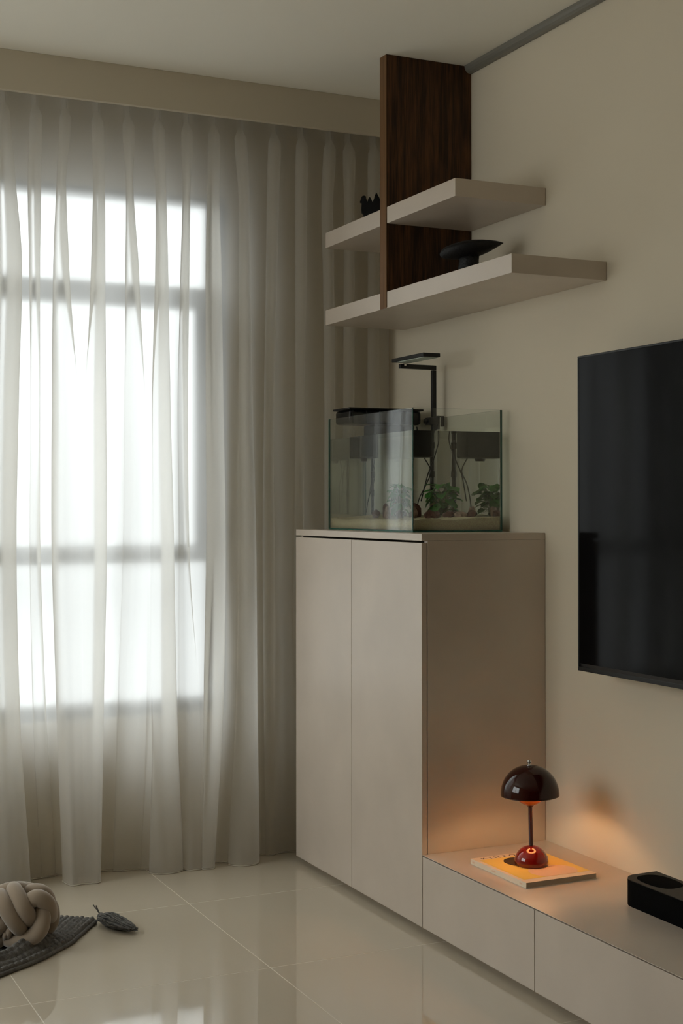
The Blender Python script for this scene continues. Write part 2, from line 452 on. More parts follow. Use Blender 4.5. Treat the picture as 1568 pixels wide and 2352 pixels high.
# ------------------------------------------------------------------ sheer pinch-pleat curtain
# level: height, (left, right, front y) of each pleat, y of each hollow between them; metres
LEVELS = [
 (2.72, [(-1.472,-1.463,0.555),(-1.367,-1.359,0.555),(-1.267,-1.258,0.555),(-1.156,-1.146,0.555),(-1.047,-1.037,0.555),(-0.939,-0.929,0.555),(-0.834,-0.824,0.555),(-0.733,-0.723,0.555),(-0.633,-0.623,0.555),(-0.501,-0.491,0.555),(-0.393,-0.383,0.555),(-0.282,-0.271,0.555),(-0.203,-0.193,0.555),(-0.099,-0.088,0.555)], [0.575,0.575,0.575,0.575,0.575,0.575,0.575,0.575,0.575,0.575,0.575,0.575,0.575,0.575,0.575]),
 (2.632, [(-1.474,-1.462,0.55),(-1.369,-1.358,0.55),(-1.269,-1.257,0.55),(-1.158,-1.146,0.55),(-1.049,-1.037,0.55),(-0.941,-0.929,0.55),(-0.836,-0.823,0.55),(-0.736,-0.723,0.55),(-0.635,-0.622,0.55),(-0.504,-0.491,0.55),(-0.396,-0.382,0.55),(-0.284,-0.27,0.55),(-0.206,-0.192,0.55),(-0.102,-0.087,0.55)], [0.575,0.575,0.575,0.575,0.575,0.575,0.575,0.575,0.575,0.575,0.575,0.575,0.575,0.575,0.575]),
 (2.592, [(-1.494,-1.451,0.537),(-1.383,-1.344,0.537),(-1.283,-1.243,0.537),(-1.173,-1.132,0.537),(-1.064,-1.022,0.537),(-0.957,-0.914,0.537),(-0.852,-0.809,0.537),(-0.752,-0.708,0.537),(-0.652,-0.607,0.537),(-0.521,-0.475,0.537),(-0.413,-0.367,0.537),(-0.302,-0.254,0.537),(-0.224,-0.176,0.537),(-0.12,-0.071,0.537)], [0.58,0.58,0.58,0.58,0.58,0.58,0.58,0.58,0.58,0.58,0.58,0.58,0.58,0.58,0.58]),
 (2.38, [(-1.511,-1.431,0.533),(-1.39,-1.345,0.533),(-1.292,-1.26,0.533),(-1.167,-1.126,0.533),(-1.051,-1.026,0.533),(-0.945,-0.907,0.533),(-0.846,-0.819,0.533),(-0.756,-0.71,0.533),(-0.636,-0.596,0.533),(-0.527,-0.482,0.533),(-0.416,-0.371,0.533),(-0.311,-0.267,0.533),(-0.219,-0.18,0.533),(-0.121,-0.079,0.533)], [0.59,0.59,0.59,0.59,0.59,0.59,0.59,0.59,0.59,0.59,0.59,0.59,0.59,0.59,0.59]),
 (2.09, [(-1.514,-1.407,0.53),(-1.378,-1.341,0.57),(-1.302,-1.251,0.53),(-1.176,-1.123,0.53),(-1.051,-1.007,0.53),(-0.948,-0.898,0.53),(-0.849,-0.818,0.545),(-0.758,-0.7,0.53),(-0.632,-0.591,0.53),(-0.525,-0.484,0.545),(-0.411,-0.368,0.545),(-0.299,-0.257,0.545),(-0.216,-0.173,0.545),(-0.114,-0.07,0.55)], [0.61,0.61,0.61,0.575,0.61,0.58,0.61,0.61,0.61,0.61,0.6,0.6,0.6,0.6,0.6]),
 (1.65, [(-1.52,-1.416,0.53),(-1.368,-1.336,0.595),(-1.306,-1.23,0.525),(-1.197,-1.12,0.525),(-1.051,-0.99,0.53),(-0.964,-0.89,0.525),(-0.853,-0.82,0.56),(-0.759,-0.692,0.53),(-0.629,-0.582,0.53),(-0.527,-0.492,0.56),(-0.406,-0.371,0.56),(-0.292,-0.249,0.555),(-0.215,-0.171,0.555),(-0.115,-0.065,0.555)], [0.62,0.62,0.62,0.532,0.62,0.545,0.62,0.6,0.62,0.62,0.6,0.6,0.6,0.6,0.6]),
 (1.15, [(-1.518,-1.423,0.53),(-1.369,-1.333,0.6),(-1.305,-1.229,0.525),(-1.193,-1.115,0.525),(-1.054,-0.984,0.53),(-0.956,-0.875,0.525),(-0.844,-0.814,0.565),(-0.758,-0.681,0.53),(-0.626,-0.566,0.53),(-0.527,-0.488,0.57),(-0.407,-0.371,0.57),(-0.291,-0.248,0.56),(-0.214,-0.169,0.56),(-0.113,-0.064,0.56)], [0.635,0.635,0.635,0.53,0.635,0.535,0.635,0.6,0.635,0.635,0.6,0.6,0.6,0.6,0.6]),
 (0.6, [(-1.503,-1.41,0.535),(-1.355,-1.31,0.62),(-1.288,-1.223,0.525),(-1.193,-1.125,0.525),(-1.067,-0.981,0.56),(-0.96,-0.862,0.53),(-0.844,-0.788,0.56),(-0.773,-0.693,0.53),(-0.643,-0.561,0.525),(-0.52,-0.484,0.585),(-0.404,-0.368,0.585),(-0.289,-0.247,0.565),(-0.213,-0.168,0.565),(-0.112,-0.063,0.565)], [0.645,0.645,0.645,0.53,0.645,0.54,0.645,0.56,0.6,0.645,0.6,0.6,0.6,0.6,0.6]),
 (0.006, [(-1.487,-1.37,0.54),(-1.321,-1.263,0.67),(-1.262,-1.215,0.522),(-1.189,-1.136,0.522),(-1.069,-0.98,0.635),(-0.963,-0.842,0.535),(-0.838,-0.784,0.54),(-0.778,-0.726,0.53),(-0.674,-0.555,0.518),(-0.503,-0.466,0.618),(-0.381,-0.346,0.622),(-0.28,-0.237,0.57),(-0.203,-0.158,0.57),(-0.102,-0.052,0.57)], [0.65,0.66,0.69,0.526,0.665,0.625,0.6,0.545,0.61,0.637,0.637,0.637,0.637,0.637,0.637]),
]

def soft_left(k, z):
    return z < 1.9 and k in (1, 4, 6, 8)

def curtain():
    EXTRA = 11
    levels = []
    for z, row, yv in LEVELS:
        lo = []
        for k in range(EXTRA, 0, -1):
            c = -1.468 - 0.106 * k
            w = {2.72: .005, 2.632: .006}.get(z, .017 + .006 * math.sin(k * 2.3))
            f = max(0.525, row[2][2] if z > 1.8 else 0.53 + 0.012 * math.sin(k * 1.7))
            lo.append((c - w, c + w, f))
        full = lo + row
        yvs = [yv[0]] * EXTRA + list(yv)
        pts = []
        for k, (L, R, yf) in enumerate(full):
            pl = full[k - 1][1] if k else L - 0.06
            va, vb = yvs[k], yvs[k + 1]
            w = R - L
            # the cloth turns back behind each fold, so a fold is three layers deep
            nl = full[k + 1][0] if k + 1 < len(full) else R + 0.03
            ta = max(0.0, min(1.0, (va - yf - 0.012) / 0.03)); tb = max(0.0, min(1.0, (vb - yf - 0.012) / 0.03))
            na = 0.44 * w * ta - 0.25 * (L - pl) * (1 - ta)
            nb_ = 0.44 * w * tb - 0.25 * (nl - R) * (1 - tb)
            if soft_left(k - EXTRA, z): na = 0.08 * w
            pts.append(((pl + L) / 2, va))
            pts.append((L + na, va * 0.72 + yf * 0.28))
            pts.append((L, va * 0.42 + yf * 0.58))
            pts.append((L + 0.28 * w, yf + 0.006 * (w < 0.03)))
            pts.append((R - 0.28 * w, yf))
            pts.append((R, vb * 0.42 + yf * 0.58))
            pts.append((R - nb_, vb * 0.72 + yf * 0.28))
        pts.append((-0.045, yvs[-1] - 0.01)); pts.append((-0.012, 0.60)); pts.append((-0.004, 0.632))
        levels.append((z, pts))
    n = len(levels[0][1])
    zs = [l[0] for l in levels]
    rows = []
    hem_z = zs[-1]
    NR = 78
    import bisect
    heights = []
    for i in range(len(zs) - 1):
        m = max(2, int(round((zs[i] - zs[i + 1]) / 0.045)))
        for k in range(m): heights.append(zs[i] + (zs[i + 1] - zs[i]) * k / m)
    heights.append(zs[-1])
    # monotone-ish interpolation of every control point over height
    def at(z):
        i = 0
        while i < len(zs) - 2 and z < zs[i + 1]: i += 1
        t = (zs[i] - z) / (zs[i] - zs[i + 1])
        out = []
        for k in range(n):
            v = []
            for c in (0, 1):
                p1, p2 = levels[i][1][k][c], levels[i + 1][1][k][c]
                h = zs[i] - zs[i + 1]
                m1 = (p2 - levels[i - 1][1][k][c]) / (zs[i - 1] - zs[i + 1]) * h if i else p2 - p1
                m2 = (levels[i + 2][1][k][c] - p1) / (zs[i] - zs[i + 2]) * h if i + 2 < len(zs) else p2 - p1
                t2, t3 = t * t, t ** 3
                v.append((2 * t3 - 3 * t2 + 1) * p1 + (t3 - 2 * t2 + t) * m1 * 0.8 + (-2 * t3 + 3 * t2) * p2 + (t3 - t2) * m2 * 0.8)
            out.append(Vector((v[0], v[1], z)))
        return out
    bm = bmesh.new()
    grid = []
    for z in heights:
        c = spline(at(z), 4)
        for p in c:
            # faint buckling of the voile, growing towards the hem
            a = min(1, (2.75 - z) / 2.2)
            p.y += 0.005 * a * noise.noise((p.x * 9, z * 1.1, 3.1)) + 0.002 * a * noise.noise((p.x * 30, z * 2.2, 7.0))
            p.x = min(p.x, -0.003)
        grid.append([bm.verts.new(p) for p in c])
    for a, b in zip(grid, grid[1:]):
        for k in range(len(a) - 1):
            bm.faces.new((a[k], a[k + 1], b[k + 1], b[k]))
    hem = [v.co.copy() for v in grid[-1]]
    head = [v.co.copy() for v in grid[0]]
    bmesh.ops.recalc_face_normals(bm, faces=bm.faces[:])
    c = obj('curtain', bm, M['sheer'], smooth=True)
    tag(c, 'long white sheer pinch-pleat curtain hanging to the floor in front of the window', 'curtain')
    bm = bmesh.new()
    tube(bm, [Vector((p.x, p.y, 0.0025)) for p in hem[::2]], 0.002, 6)
    obj('hem_cord', bm, M['hem'], c, smooth=True)
    boxes('curtain_rail', [(-2.75, -0.005, 0.568, 0.590, 2.722, CEIL - 0.001)], M['trim'], c)
curtain()

# ------------------------------------------------------------------ tall cabinet
CX, CY0, CY1, CT = -0.437, -0.447, 0.502, 1.193
tc = thing('tall_cabinet', 'tall greige two-door cabinet carrying the aquarium beside the curtain', 'cabinet', (-0.22, 0.03, 0))
def at(o, root):
    """keep world placement while parenting under a root that sits elsewhere"""
    o.parent = root; o.location = Vector(o.location) - root.location
    return o
at(boxes('carcass', [(-0.417, -0.001, CY0, CY0 + 0.02, 0.022, 1.172), (-0.417, -0.001, CY1 - 0.02, CY1, 0.022, 1.172),
                     (-0.417, -0.001, CY0 + 0.02, CY1 - 0.02, 0.022, 0.042), (-0.02, -0.001, CY0 + 0.02, CY1 - 0.02, 0.042, 1.172)], M['cabinet'], bevel=0.0008), tc)
at(boxes('top_panel', [(CX, -0.001, CY0, CY1, 1.1722, CT)], M['cabinet'], bevel=0.001), tc)
for ya, yb in ((CY0, 0.0380), (0.0405, CY1)):
    at(boxes('door', [(CX, -0.4195, ya, yb, 0.022, 1.1655)], M['cabinet'], bevel=0.001), tc)
at(boxes('toe_kick', [(-0.405, -0.385, CY0, CY1 - 0.03, 0, 0.0215)], M['toe']), tc)

# ------------------------------------------------------------------ low bench of drawers
BZ = 0.237
lb = thing('low_media_bench', 'long low greige drawer bench under the television', 'cabinet', (-0.22, -1.6, 0))
BY0 = -3.49
at(boxes('worktop', [(-0.4362, -0.001, BY0, CY0 - 0.0015, 0.2356, BZ), (-0.4155, -0.001, BY0, CY0 - 0.0015, 0.215, 0.2355)], M['cabinet'], bevel=0.001), lb)
at(boxes('carcass', [(-0.416, -0.001, BY0, CY0 - 0.0015, 0.022, 0.040), (-0.02, -0.001, BY0, CY0 - 0.0015, 0.040, 0.215),
                     (-0.4155, -0.02, CY0 - 0.02, CY0 - 0.0015, 0.040, 0.215), (-0.416, -0.02, BY0, BY0 + 0.018, 0.04, 0.215)], M['cabinet']), lb)
y = CY0 - 0.004
for k in range(5):
    at(boxes('drawer', [(CX, -0.4175, y - 0.6035, y, 0.022, 0.2326)], M['cabinet'], bevel=0.001), lb)
    y -= 0.6065
at(boxes('toe_kick', [(-0.405, -0.385, BY0, CY0 - 0.002, 0, 0.0215)], M['toe']), lb)

# ------------------------------------------------------------------ wall shelf with walnut panel
ws = thing('wall_shelf', 'two-tier greige floating shelf with a walnut panel running to the ceiling', 'shelf', (-0.16, 0.02, 1.932))
SX = -0.3242
Z1B, Z1T, Z2B, Z2T = 2.2123, 2.2673, 1.9319, 1.9866
at(boxes('wood_panel', [(SX - 0.0008, -0.001, 0.0009, 0.0485, Z2B + 0.0032, CEIL - 0.0005)], M['wood']), ws)
at(boxes('edge_band', [(SX - 0.0016, SX - 0.0008, 0.0009, 0.0485, Z2B, CEIL - 0.0005)], M['wood_edge']), ws)
at(boxes('shelf_board', [(SX, -0.001, -0.4539, 0.0, Z1B, Z1T), (SX, -0.001, 0.0495, 0.492, Z1B, Z1T)], M['cabinet'], bevel=0.001), ws)
at(boxes('shelf_board', [(SX, -0.001, -0.7715, 0.0, Z2B, Z2T), (SX, -0.001, 0.0495, 0.492, Z2B, Z2T), (SX, -0.001, 0.0, 0.0495, Z2B, Z2B + 0.003)], M['cabinet'], bevel=0.001), ws)

# ------------------------------------------------------------------ television
tv = thing('television', 'large black flat-screen television mounted on the beige wall', 'television', (-0.09, -1.6, 0.807))
TY0, TY1, TZ0, TZ1 = -2.405, -0.795, 0.8070, 1.7030
at(boxes('screen', [(-0.1188, -0.116, TY0 + 0.006, TY1 - 0.006, TZ0 + 0.022, TZ1 - 0.006)], M['black_gloss']), tv)
at(boxes('bezel', [(-0.1200, -0.100, TY0, TY1, TZ0, TZ0 + 0.012), (-0.1200, -0.100, TY0, TY1, TZ1 - 0.006, TZ1),
                   (-0.1200, -0.100, TY0, TY0 + 0.006, TZ0 + 0.012, TZ1 - 0.006), (-0.1200, -0.100, TY1 - 0.006, TY1, TZ0 + 0.012, TZ1 - 0.006)], M['black_plastic'], bevel=0.0015), tv)
at(boxes('lower_strip', [(-0.1192, -0.116, TY0 + 0.006, TY1 - 0.045, TZ0 + 0.012, TZ0 + 0.022)], M['black_satin']), tv)
at(boxes('back_cover', [(-0.116, -0.100, TY0 + 0.006, TY1 - 0.006, TZ0 + 0.012, TZ1 - 0.006)], M['black_plastic']), tv)
at(boxes('wall_bracket', [(-0.100, -0.0005, -1.75, -1.29, 1.1, 1.45)], M['black_plastic']), tv)

# ------------------------------------------------------------------ soundbar
sb = thing('soundbar', 'black soundbar with one rounded front corner on the low bench', 'speaker', (-0.147, -1.56, BZ))
def rounded_end(x0, x1, ya, yb, r, n=10):
    """plan outline: x0 front, far end ya, near end yb; the two front corners rounded"""
    o = [(x1, ya)]
    for k in range(n + 1):
        a = math.pi / 2 * k / n
        o.append((x0 + r - r * math.sin(a), ya - r + r * math.cos(a)))
    for k in range(n + 1):
        a = math.pi / 2 * k / n
        o.append((x0 + r - r * math.cos(a), yb + r - r * math.sin(a)))
    o.append((x1, yb))
    return o
bm = bmesh.new(); prism(bm, rounded_end(-0.2055, -0.089, -1.110, -2.01, 0.045), BZ, BZ + 0.0675)
at(obj('body', bm, M['black_matte'], bevel=0.0015), sb)
bm = bmesh.new(); prism(bm, rounded_end(-0.2050, -0.0895, -1.1105, -2.0095, 0.0445), BZ + 0.0676, BZ + 0.0695)
at(obj('top_plate', bm, M['black_satin']), sb)
bm = bmesh.new()
ov = []
for k in range(40):
    a = 2 * math.pi * k / 40
    ex = 2.6
    ca, sa = math.cos(a), math.sin(a)
    ov.append((-0.147 + 0.043 * math.copysign(abs(ca) ** (2 / ex), ca), -1.198 + 0.068 * math.copysign(abs(sa) ** (2 / ex), sa)))
prism(bm, ov, BZ + 0.0696, BZ + 0.0701)
at(obj('fabric_inset', bm, M['black_matte']), sb)

# ------------------------------------------------------------------ magazine
BKZ = 0.0150
mg = thing('magazine', 'yellow magazine with white bands lying under the dark red lamp', 'magazine', (-0.240, -0.742, BZ), math.radians(0.6))
W2, L2 = 0.1165, 0.146
boxes('page_block', [(-W2 + 0.002, W2 - 0.001, -L2 + 0.001, L2 - 0.001, 0.0007, BKZ - 0.0008)], M['pages'], mg)
cov = boxes('cover', [(-W2, W2, -L2, L2, BKZ - 0.0007, BKZ), (-W2, W2, -L2, L2, 0, 0.0006), (-W2, -W2 + 0.0015, -L2, L2, 0.0006, BKZ - 0.0007)], M['paper'], mg)
boxes('colour_field', [(-W2 + 0.012, W2 - 0.0005, -L2 + 0.030, L2 - 0.030, BKZ + 0.0001, BKZ + 0.00025)], M['yellow'], cov)
def disc(name, cx, cy, rx, ry, z0, z1, mat, par, clip=None, n=36):
    bm = bmesh.new(); o = []
    for k in range(n):
        a = 2 * math.pi * k / n
        yy = cy + ry * math.sin(a)
        if clip is not None: yy = max(yy, clip)
        o.append((cx + rx * math.cos(a), yy))
    prism(bm, o, z0, z1); return obj(name, bm, mat, par)
disc('pink_disc', 0.022, -0.070, 0.072, 0.062, BKZ + 0.00030, BKZ + 0.00040, M['ink_pink'], cov, clip=-L2 + 0.0302)
disc('dark_disc', -0.004, 0.052, 0.050, 0.052, BKZ + 0.00045, BKZ + 0.00055, M['ink_dark'], cov)
def text(name, s, size, loc, rot, mat, par, spacing=1.0):
    cu = bpy.data.curves.new(name, 'FONT'); cu.body = s; cu.size = size; cu.extrude = 0.0001; cu.space_character = spacing
    tmp = bpy.data.objects.new(name, cu); COL.objects.link(tmp)
    me = bpy.data.meshes.new_from_object(tmp.evaluated_get(bpy.context.evaluated_depsgraph_get()))
    bpy.data.objects.remove(tmp); bpy.data.curves.remove(cu)
    me.materials.clear(); me.materials.append(mat)
    o = bpy.data.objects.new(name, me); COL.objects.link(o)
    o.parent = par; o.location = loc; o.rotation_euler = rot
    return o
text('title', 'KINFOLK', 0.026, (-W2 + 0.026, L2 - 0.027, BKZ + 0.0002), (0, 0, 0), M['ink_dark'], cov, 1.72)
for yy, ln in ((L2 - 0.016, 0.012), (0.02, 0.02), (-L2 + 0.026, 0.014)):
    boxes('spine_print', [(-W2 - 0.0002, -W2 - 0.00005, yy - ln / 2, yy + ln / 2, 0.005, 0.0095)], M['ink_pink'], cov)

# ------------------------------------------------------------------ table lamp
LX, LY = -0.236, -0.731
tl = thing('table_lamp', 'dark red mushroom table lamp glowing on the yellow magazine', 'lamp', (LX, LY, BZ + BKZ + 0.0006))
tl.rotation_euler = (math.radians(-0.3), math.radians(-1.1), 0)
bm = bmesh.new()
prof = [(0.0, 0.0), (0.046, 0.0), (0.0475, 0.0015), (0.0475, 0.006), (0.0487, 0.007)]
for k in range(1, 15):
    a = math.pi / 2 * k / 14
    prof.append((0.0487 * math.cos(a) if k < 14 else 0.0, 0.007 + 0.0475 * math.sin(a)))
lathe(bm, prof, 48)
base = obj('base', bm, M['maroon_base'], tl, smooth=True)
bm = bmesh.new(); lathe(bm, [(0, 0), (0.0028, 0), (0.0028, 0.002), (0, 0.002)], 16)
bt = obj('button', bm, M['black_plastic'], base, loc=(0.0440, -0.0135, 0.020)); bt.rotation_euler = (0, math.radians(78), math.radians(-17))
bm = bmesh.new(); lathe(bm, [(0.0058, 0.053), (0.0062, 0.060), (0.0062, 0.162), (0.0075, 0.166), (0.0105, 0.1685), (0.0, 0.1690)], 20)
obj('stem', bm, M['maroon'], tl, smooth=True)
bm = bmesh.new()
prof = []
for k in range(19):
    a = math.pi / 2 * k / 18
    prof.append((0.0835 * math.cos(a) ** 0.94 if k < 18 else 0.0, 0.2005 + 0.083 * math.sin(a)))
outer = [(0.0822, 0.1975)] + [(0.0838, 0.1978)] + prof
inner = [(0.0, 0.2805)] + [(r * 0.972, 0.1975 + (z - 0.2005) * 0.965) for r, z in prof[::-1][1:]]
lathe(bm, [p for p in outer], 64, mi=0)
lathe(bm, inner + [(0.0822, 0.1975)], 64, mi=1)
shade = obj('shade', bm, [M['maroon'], M['lamp_inner']], tl, smooth=True)
bm = bmesh.new()
pr = [(0.0105, 0.1685)]
for k in range(1, 11):
    a = math.pi / 2 * (-1 + k / 10 * 0.80)
    pr.append((0.046 * math.cos(a), 0.2145 + 0.046 * math.sin(a)))
pr += [(r * 0.95, z + 0.001) for r, z in pr[::-1]]
lathe(bm, pr, 48, closed=True)
obj('bowl', bm, M['bowl'], tl, smooth=True)
bm = bmesh.new()
lathe(bm, [(0, 0.2825), (0.0085, 0.2828), (0.0085, 0.2845), (0.0035, 0.2855), (0.0030, 0.2875), (0.0048, 0.2895), (0.0062, 0.2925), (0.0062, 0.2955), (0.0045, 0.2985), (0.0, 0.2998)], 24)
obj('finial', bm, M['chrome'], tl, smooth=True)
pl = bpy.data.lights.new('lamp_bulb', 'POINT'); pl.energy = 1.35; pl.color = (1.0, 0.66, 0.35); pl.shadow_soft_size = 0.012
po = bpy.data.objects.new('lamp_bulb', pl); COL.objects.link(po); po.parent = tl; po.location = (0, 0, 0.246)

# ------------------------------------------------------------------ figures on the shelves
def rounded_figure(name, outline, depth, mat, loc, rz, label, cat, res=0.0022):
    """solid carved from a side outline (x along, z up), rounded towards its faces"""
    pts = [Vector((x, z)) for x, z in outline]
    bm = bmesh.new()
    layers = [(-depth, 0.62), (-depth * 0.8, 0.86), (-depth * 0.4, 0.98), (0, 1), (depth * 0.4, 0.98), (depth * 0.8, 0.86), (depth, 0.62)]
    n = len(pts)
    # inset along the vertex normals
    nor = []
    for k in range(n):
        t = (pts[(k + 1) % n] - pts[k - 1]).normalized(); nor.append(Vector((t.y, -t.x)))
    area = sum(pts[k].x * pts[(k + 1) % n].y - pts[(k + 1) % n].x * pts[k].y for k in range(n))
    sg = 1 if area > 0 else -1
    rings = []
    for d, f in layers:
        ins = (1 - f) * 0.004
        rings.append([bm.verts.new((p.x - sg * nn.x * ins, d, max(0, p.y - sg * nn.y * ins))) for p, nn in zip(pts, nor)])
    for a, b in zip(rings, rings[1:]):
        for k in range(n): bm.faces.new((a[k], a[(k + 1) % n], b[(k + 1) % n], b[k]))
    bm.faces.new(rings[0]); bm.faces.new(rings[-1][::-1])
    bmesh.ops.triangulate(bm, faces=[f for f in bm.faces if len(f.verts) > 4])
    o = obj(name, bm, mat, loc=loc)
    o.rotation_euler = (0, 0, rz)
    return tag(o, label, cat)
camel = [(0.0342, 0.0767), (0.0336, 0.0796), (0.0284, 0.0952), (0.0244, 0.0987), (0.0186, 0.0996), (0.0133, 0.097), (0.0122, 0.0918), (0.0116, 0.0697), (0.0093, 0.0755), (0.0046, 0.0889), (0.0, 0.0947), (-0.0046, 0.0906), (-0.011, 0.0755), (-0.0139, 0.0825), (-0.018, 0.101), (-0.0232, 0.1092), (-0.0278, 0.1045), (-0.0348, 0.0906), (-0.04, 0.0778), (-0.0418, 0.0616), (-0.0423, 0.0326), (-0.0406, 0.0), (-0.0278, 0.0), (-0.0255, 0.0117), (0.0023, 0.0117), (0.0046, 0.0), (0.0191, 0.0), (0.0203, 0.0187), (0.022, 0.0314), (0.0284, 0.0396), (0.0296, 0.05), (0.0284, 0.0755), (0.0313, 0.0753)]
rounded_figure('camel_figurine', camel, 0.013, M['black_wood'], (-0.250, 0.280, Z1T), math.radians(154), 'small black two-humped camel figurine on the upper shelf', 'figurine')

# footed oblong bowl on the lower shelf
ft = thing('pedestal_bowl', 'black oblong stoneware bowl on a thick foot on the lower shelf', 'bowl', (-0.170, -0.287, Z2T), -YAW)
bm = bmesh.new()
secs = []
# along x: blunt rounded end on the left, tapering lip on the right;  (x, centre z, half width y, up, down)
prof = []
for x, tp_, bt_, hw in [(-0.100, .0915, .0845, .006), (-0.095, .101, .078, .022), (-0.085, .109, .074, .036), (-0.06, .119, .072, .052), (-0.03, .127, .072, .062), (0.0, .131, .075, .064),
                        (0.03, .1315, .085, .058), (0.055, .1305, .096, .046), (0.075, .129, .107, .032), (0.092, .127, .117, .014), (0.101, .1245, .1225, .003)]:
    prof.append((x, (tp_ + bt_) / 2 + (tp_ - bt_) * .15, hw, (tp_ - bt_) * .35, (tp_ - bt_) * .65))
n = 28
for x, cz, hw, up, dn in prof:
    secs.append([bm.verts.new((x, hw * math.cos(2 * math.pi * k / n), cz + (up if math.sin(2 * math.pi * k / n) > 0 else dn) * math.sin(2 * math.pi * k / n))) for k in range(n)])
for a, b in zip(secs, secs[1:]):
    for k in range(n): bm.faces.new((a[k], a[(k + 1) % n], b[(k + 1) % n], b[k]))
bm.faces.new(secs[0]); bm.faces.new(secs[-1][::-1])
body = obj('bowl_body', bm, M['black_ceramic'], ft, smooth=True)
bm = bmesh.new()
lathe(bm, [(0, 0), (0.040, 0), (0.0405, 0.004), (0.037, 0.020), (0.034, 0.045), (0.031, 0.065), (0.033, 0.082), (0.0, 0.084)], 32, c=(-0.008, 0, 0))
obj('foot', bm, M['black_ceramic'], ft, smooth=True)

# ------------------------------------------------------------------ aquarium
TA, TX, TYo, TW, TL, TH = -0.0218, -0.3554, -0.2379, 0.3240, 0.6680, 0.3934
aq = thing('aquarium', 'rimless rectangular glass aquarium half in view on the tall cabinet', 'aquarium', (TX, TYo, CT + 0.0004), TA)
aq['label'] = 'rimless rectangular glass aquarium of clear water on the tall cabinet'
g = 0.005
def pane(name, x0, x1, y0, y1, z0, z1, thin):
    """one sheet: faces across the thin axis are clear, the cut edges green"""
    bm = bmesh.new()
    fs = box(bm, x0, x1, y0, y1, z0, z1)
    ax = 'xyz'.index(thin)
    for f in fs:
        f.normal_update()
        f.material_index = 0 if abs(f.normal[ax]) > 0.5 else 1
    return obj(name, bm, [M['tank_glass'], M['tank_edge']], aq)
pane('base_pane', 0, TW, 0, TL, 0, g, 'z')
pane('end_pane', 0, TW, 0, g, g + 0.0001, TH, 'y')
pane('end_pane', 0, TW, TL - g, TL, g + 0.0001, TH, 'y')
pane('side_pane', 0, g, g + 0.0001, TL - g - 0.0001, g + 0.0001, TH, 'x')
pane('side_pane', TW - g, TW, g + 0.0001, TL - g - 0.0001, g + 0.0001, TH, 'x')
WZ = 0.3220
e = 0.0004
boxes('water', [(g + e, TW - g - e, g + e, TL - g - e, g + e, WZ)], M['water'], aq)
TM = Matrix.Translation((TX, TYo, CT + 0.0004)) @ Matrix.Rotation(TA, 4, 'Z')
def tank_pt(x, y, z): return TM @ Vector((x, y, z))
def in_tank(o, x=0, y=0, z=0):
    o.matrix_world = TM @ Matrix.Translation((x, y, z)); return o

# sand bed
def sand_h(x, y):
    return 0.034 + 0.006 * noise.noise((x * 14, y * 10, 1.3)) + 0.0025 * noise.noise((x * 50, y * 50, 4.0)) + 0.006 * (x / TW) + 0.010 * math.exp(-((x - 0.2) ** 2 + (y - 0.40) ** 2) / 0.02)
bm = bmesh.new()
nx, ny = 60, 120
x0, x1, y0, y1 = g + 0.0012, TW - g - 0.0012, g + 0.0012, TL - g - 0.0012
G = [[bm.verts.new((x0 + (x1 - x0) * i / nx, y0 + (y1 - y0) * j / ny, g + sand_h(x0 + (x1 - x0) * i / nx, y0 + (y1 - y0) * j / ny) + rnd.uniform(-.0004, .0004))) for i in range(nx + 1)] for j in range(ny + 1)]
for j in range(ny):
    for i in range(nx): bm.faces.new((G[j][i], G[j][i + 1], G[j + 1][i + 1], G[j + 1][i]))
edge = [G[0][i] for i in range(nx + 1)] + [G[j][nx] for j in range(1, ny + 1)] + [G[ny][i] for i in range(nx - 1, -1, -1)] + [G[j][0] for j in range(ny - 1, 0, -1)]
low = [bm.verts.new((v.co.x, v.co.y, g + 0.0012)) for v in edge]
for k in range(len(edge)):
    k2 = (k + 1) % len(edge); bm.faces.new((edge[k], edge[k2], low[k2], low[k]))
bm.faces.new(low[::-1])
sd = in_tank(obj('sand', bm, M['sand'], smooth=True))
tag(sd, 'bed of fine cream sand on the aquarium floor', 'sand', kind='stuff')

# stones
STN = [(0.150, 0.235, .017, .015, 'stone', 'flat red-brown stone lying at the foot of the aquarium plant'),
       (0.120, 0.310, .018, .022, 'stone', 'dark red-brown stone leaning beside the filter pipe foot'),
       (0.095, 0.275, .017, .021, 'stone_pale', 'pale veined upright stone at the left of the aquarium plant'),
       (0.075, 0.345, .020, .013, 'stone', 'broad red stone nearest the far left corner of the aquarium'),
       (0.200, 0.190, .016, .010, 'stone', 'low reddish stone in front of the plant roots'),
       (0.235, 0.160, .018, .009, 'stone_pale', 'flat pinkish stone on the sand right of the plant'),
       (0.270, 0.150, .013, .012, 'stone', 'dark red stone with a white stone beside it near the right pane'),
       (0.277, 0.165, .010, .019, 'stone_pale', 'small whitish upright stone near the right pane'),
       (0.180, 0.260, .013, .011, 'stone', 'small dark stone tucked behind the plant stem'),
       (0.290, 0.330, .011, .009, 'stone', 'small grey-red pebble by the right pane further back')]
for k, (x, y, r, h, mt, lb_) in enumerate(STN):
    r *= 1.25; h *= 1.3
    bm = bmesh.new()
    bmesh.ops.create_icosphere(bm, subdivisions=3, radius=1)
    for v in bm.verts:
        d = 1 + 0.28 * noise.noise(v.co * 1.1 + Vector((k * 7.1, k * 3.3, 0))) + 0.10 * noise.noise(v.co * 3.1 + Vector((k, 0, 9)))
        v.co = Vector((v.co.x * r * d, v.co.y * r * 0.8 * d, v.co.z * h * d))
    o = obj('stone', bm, M[mt], smooth=False)
    in_tank(o, x, y, g + sand_h(x, y) + h * 0.55)
    tag(o, lb_, 'stone', 'stones on the aquarium sand')

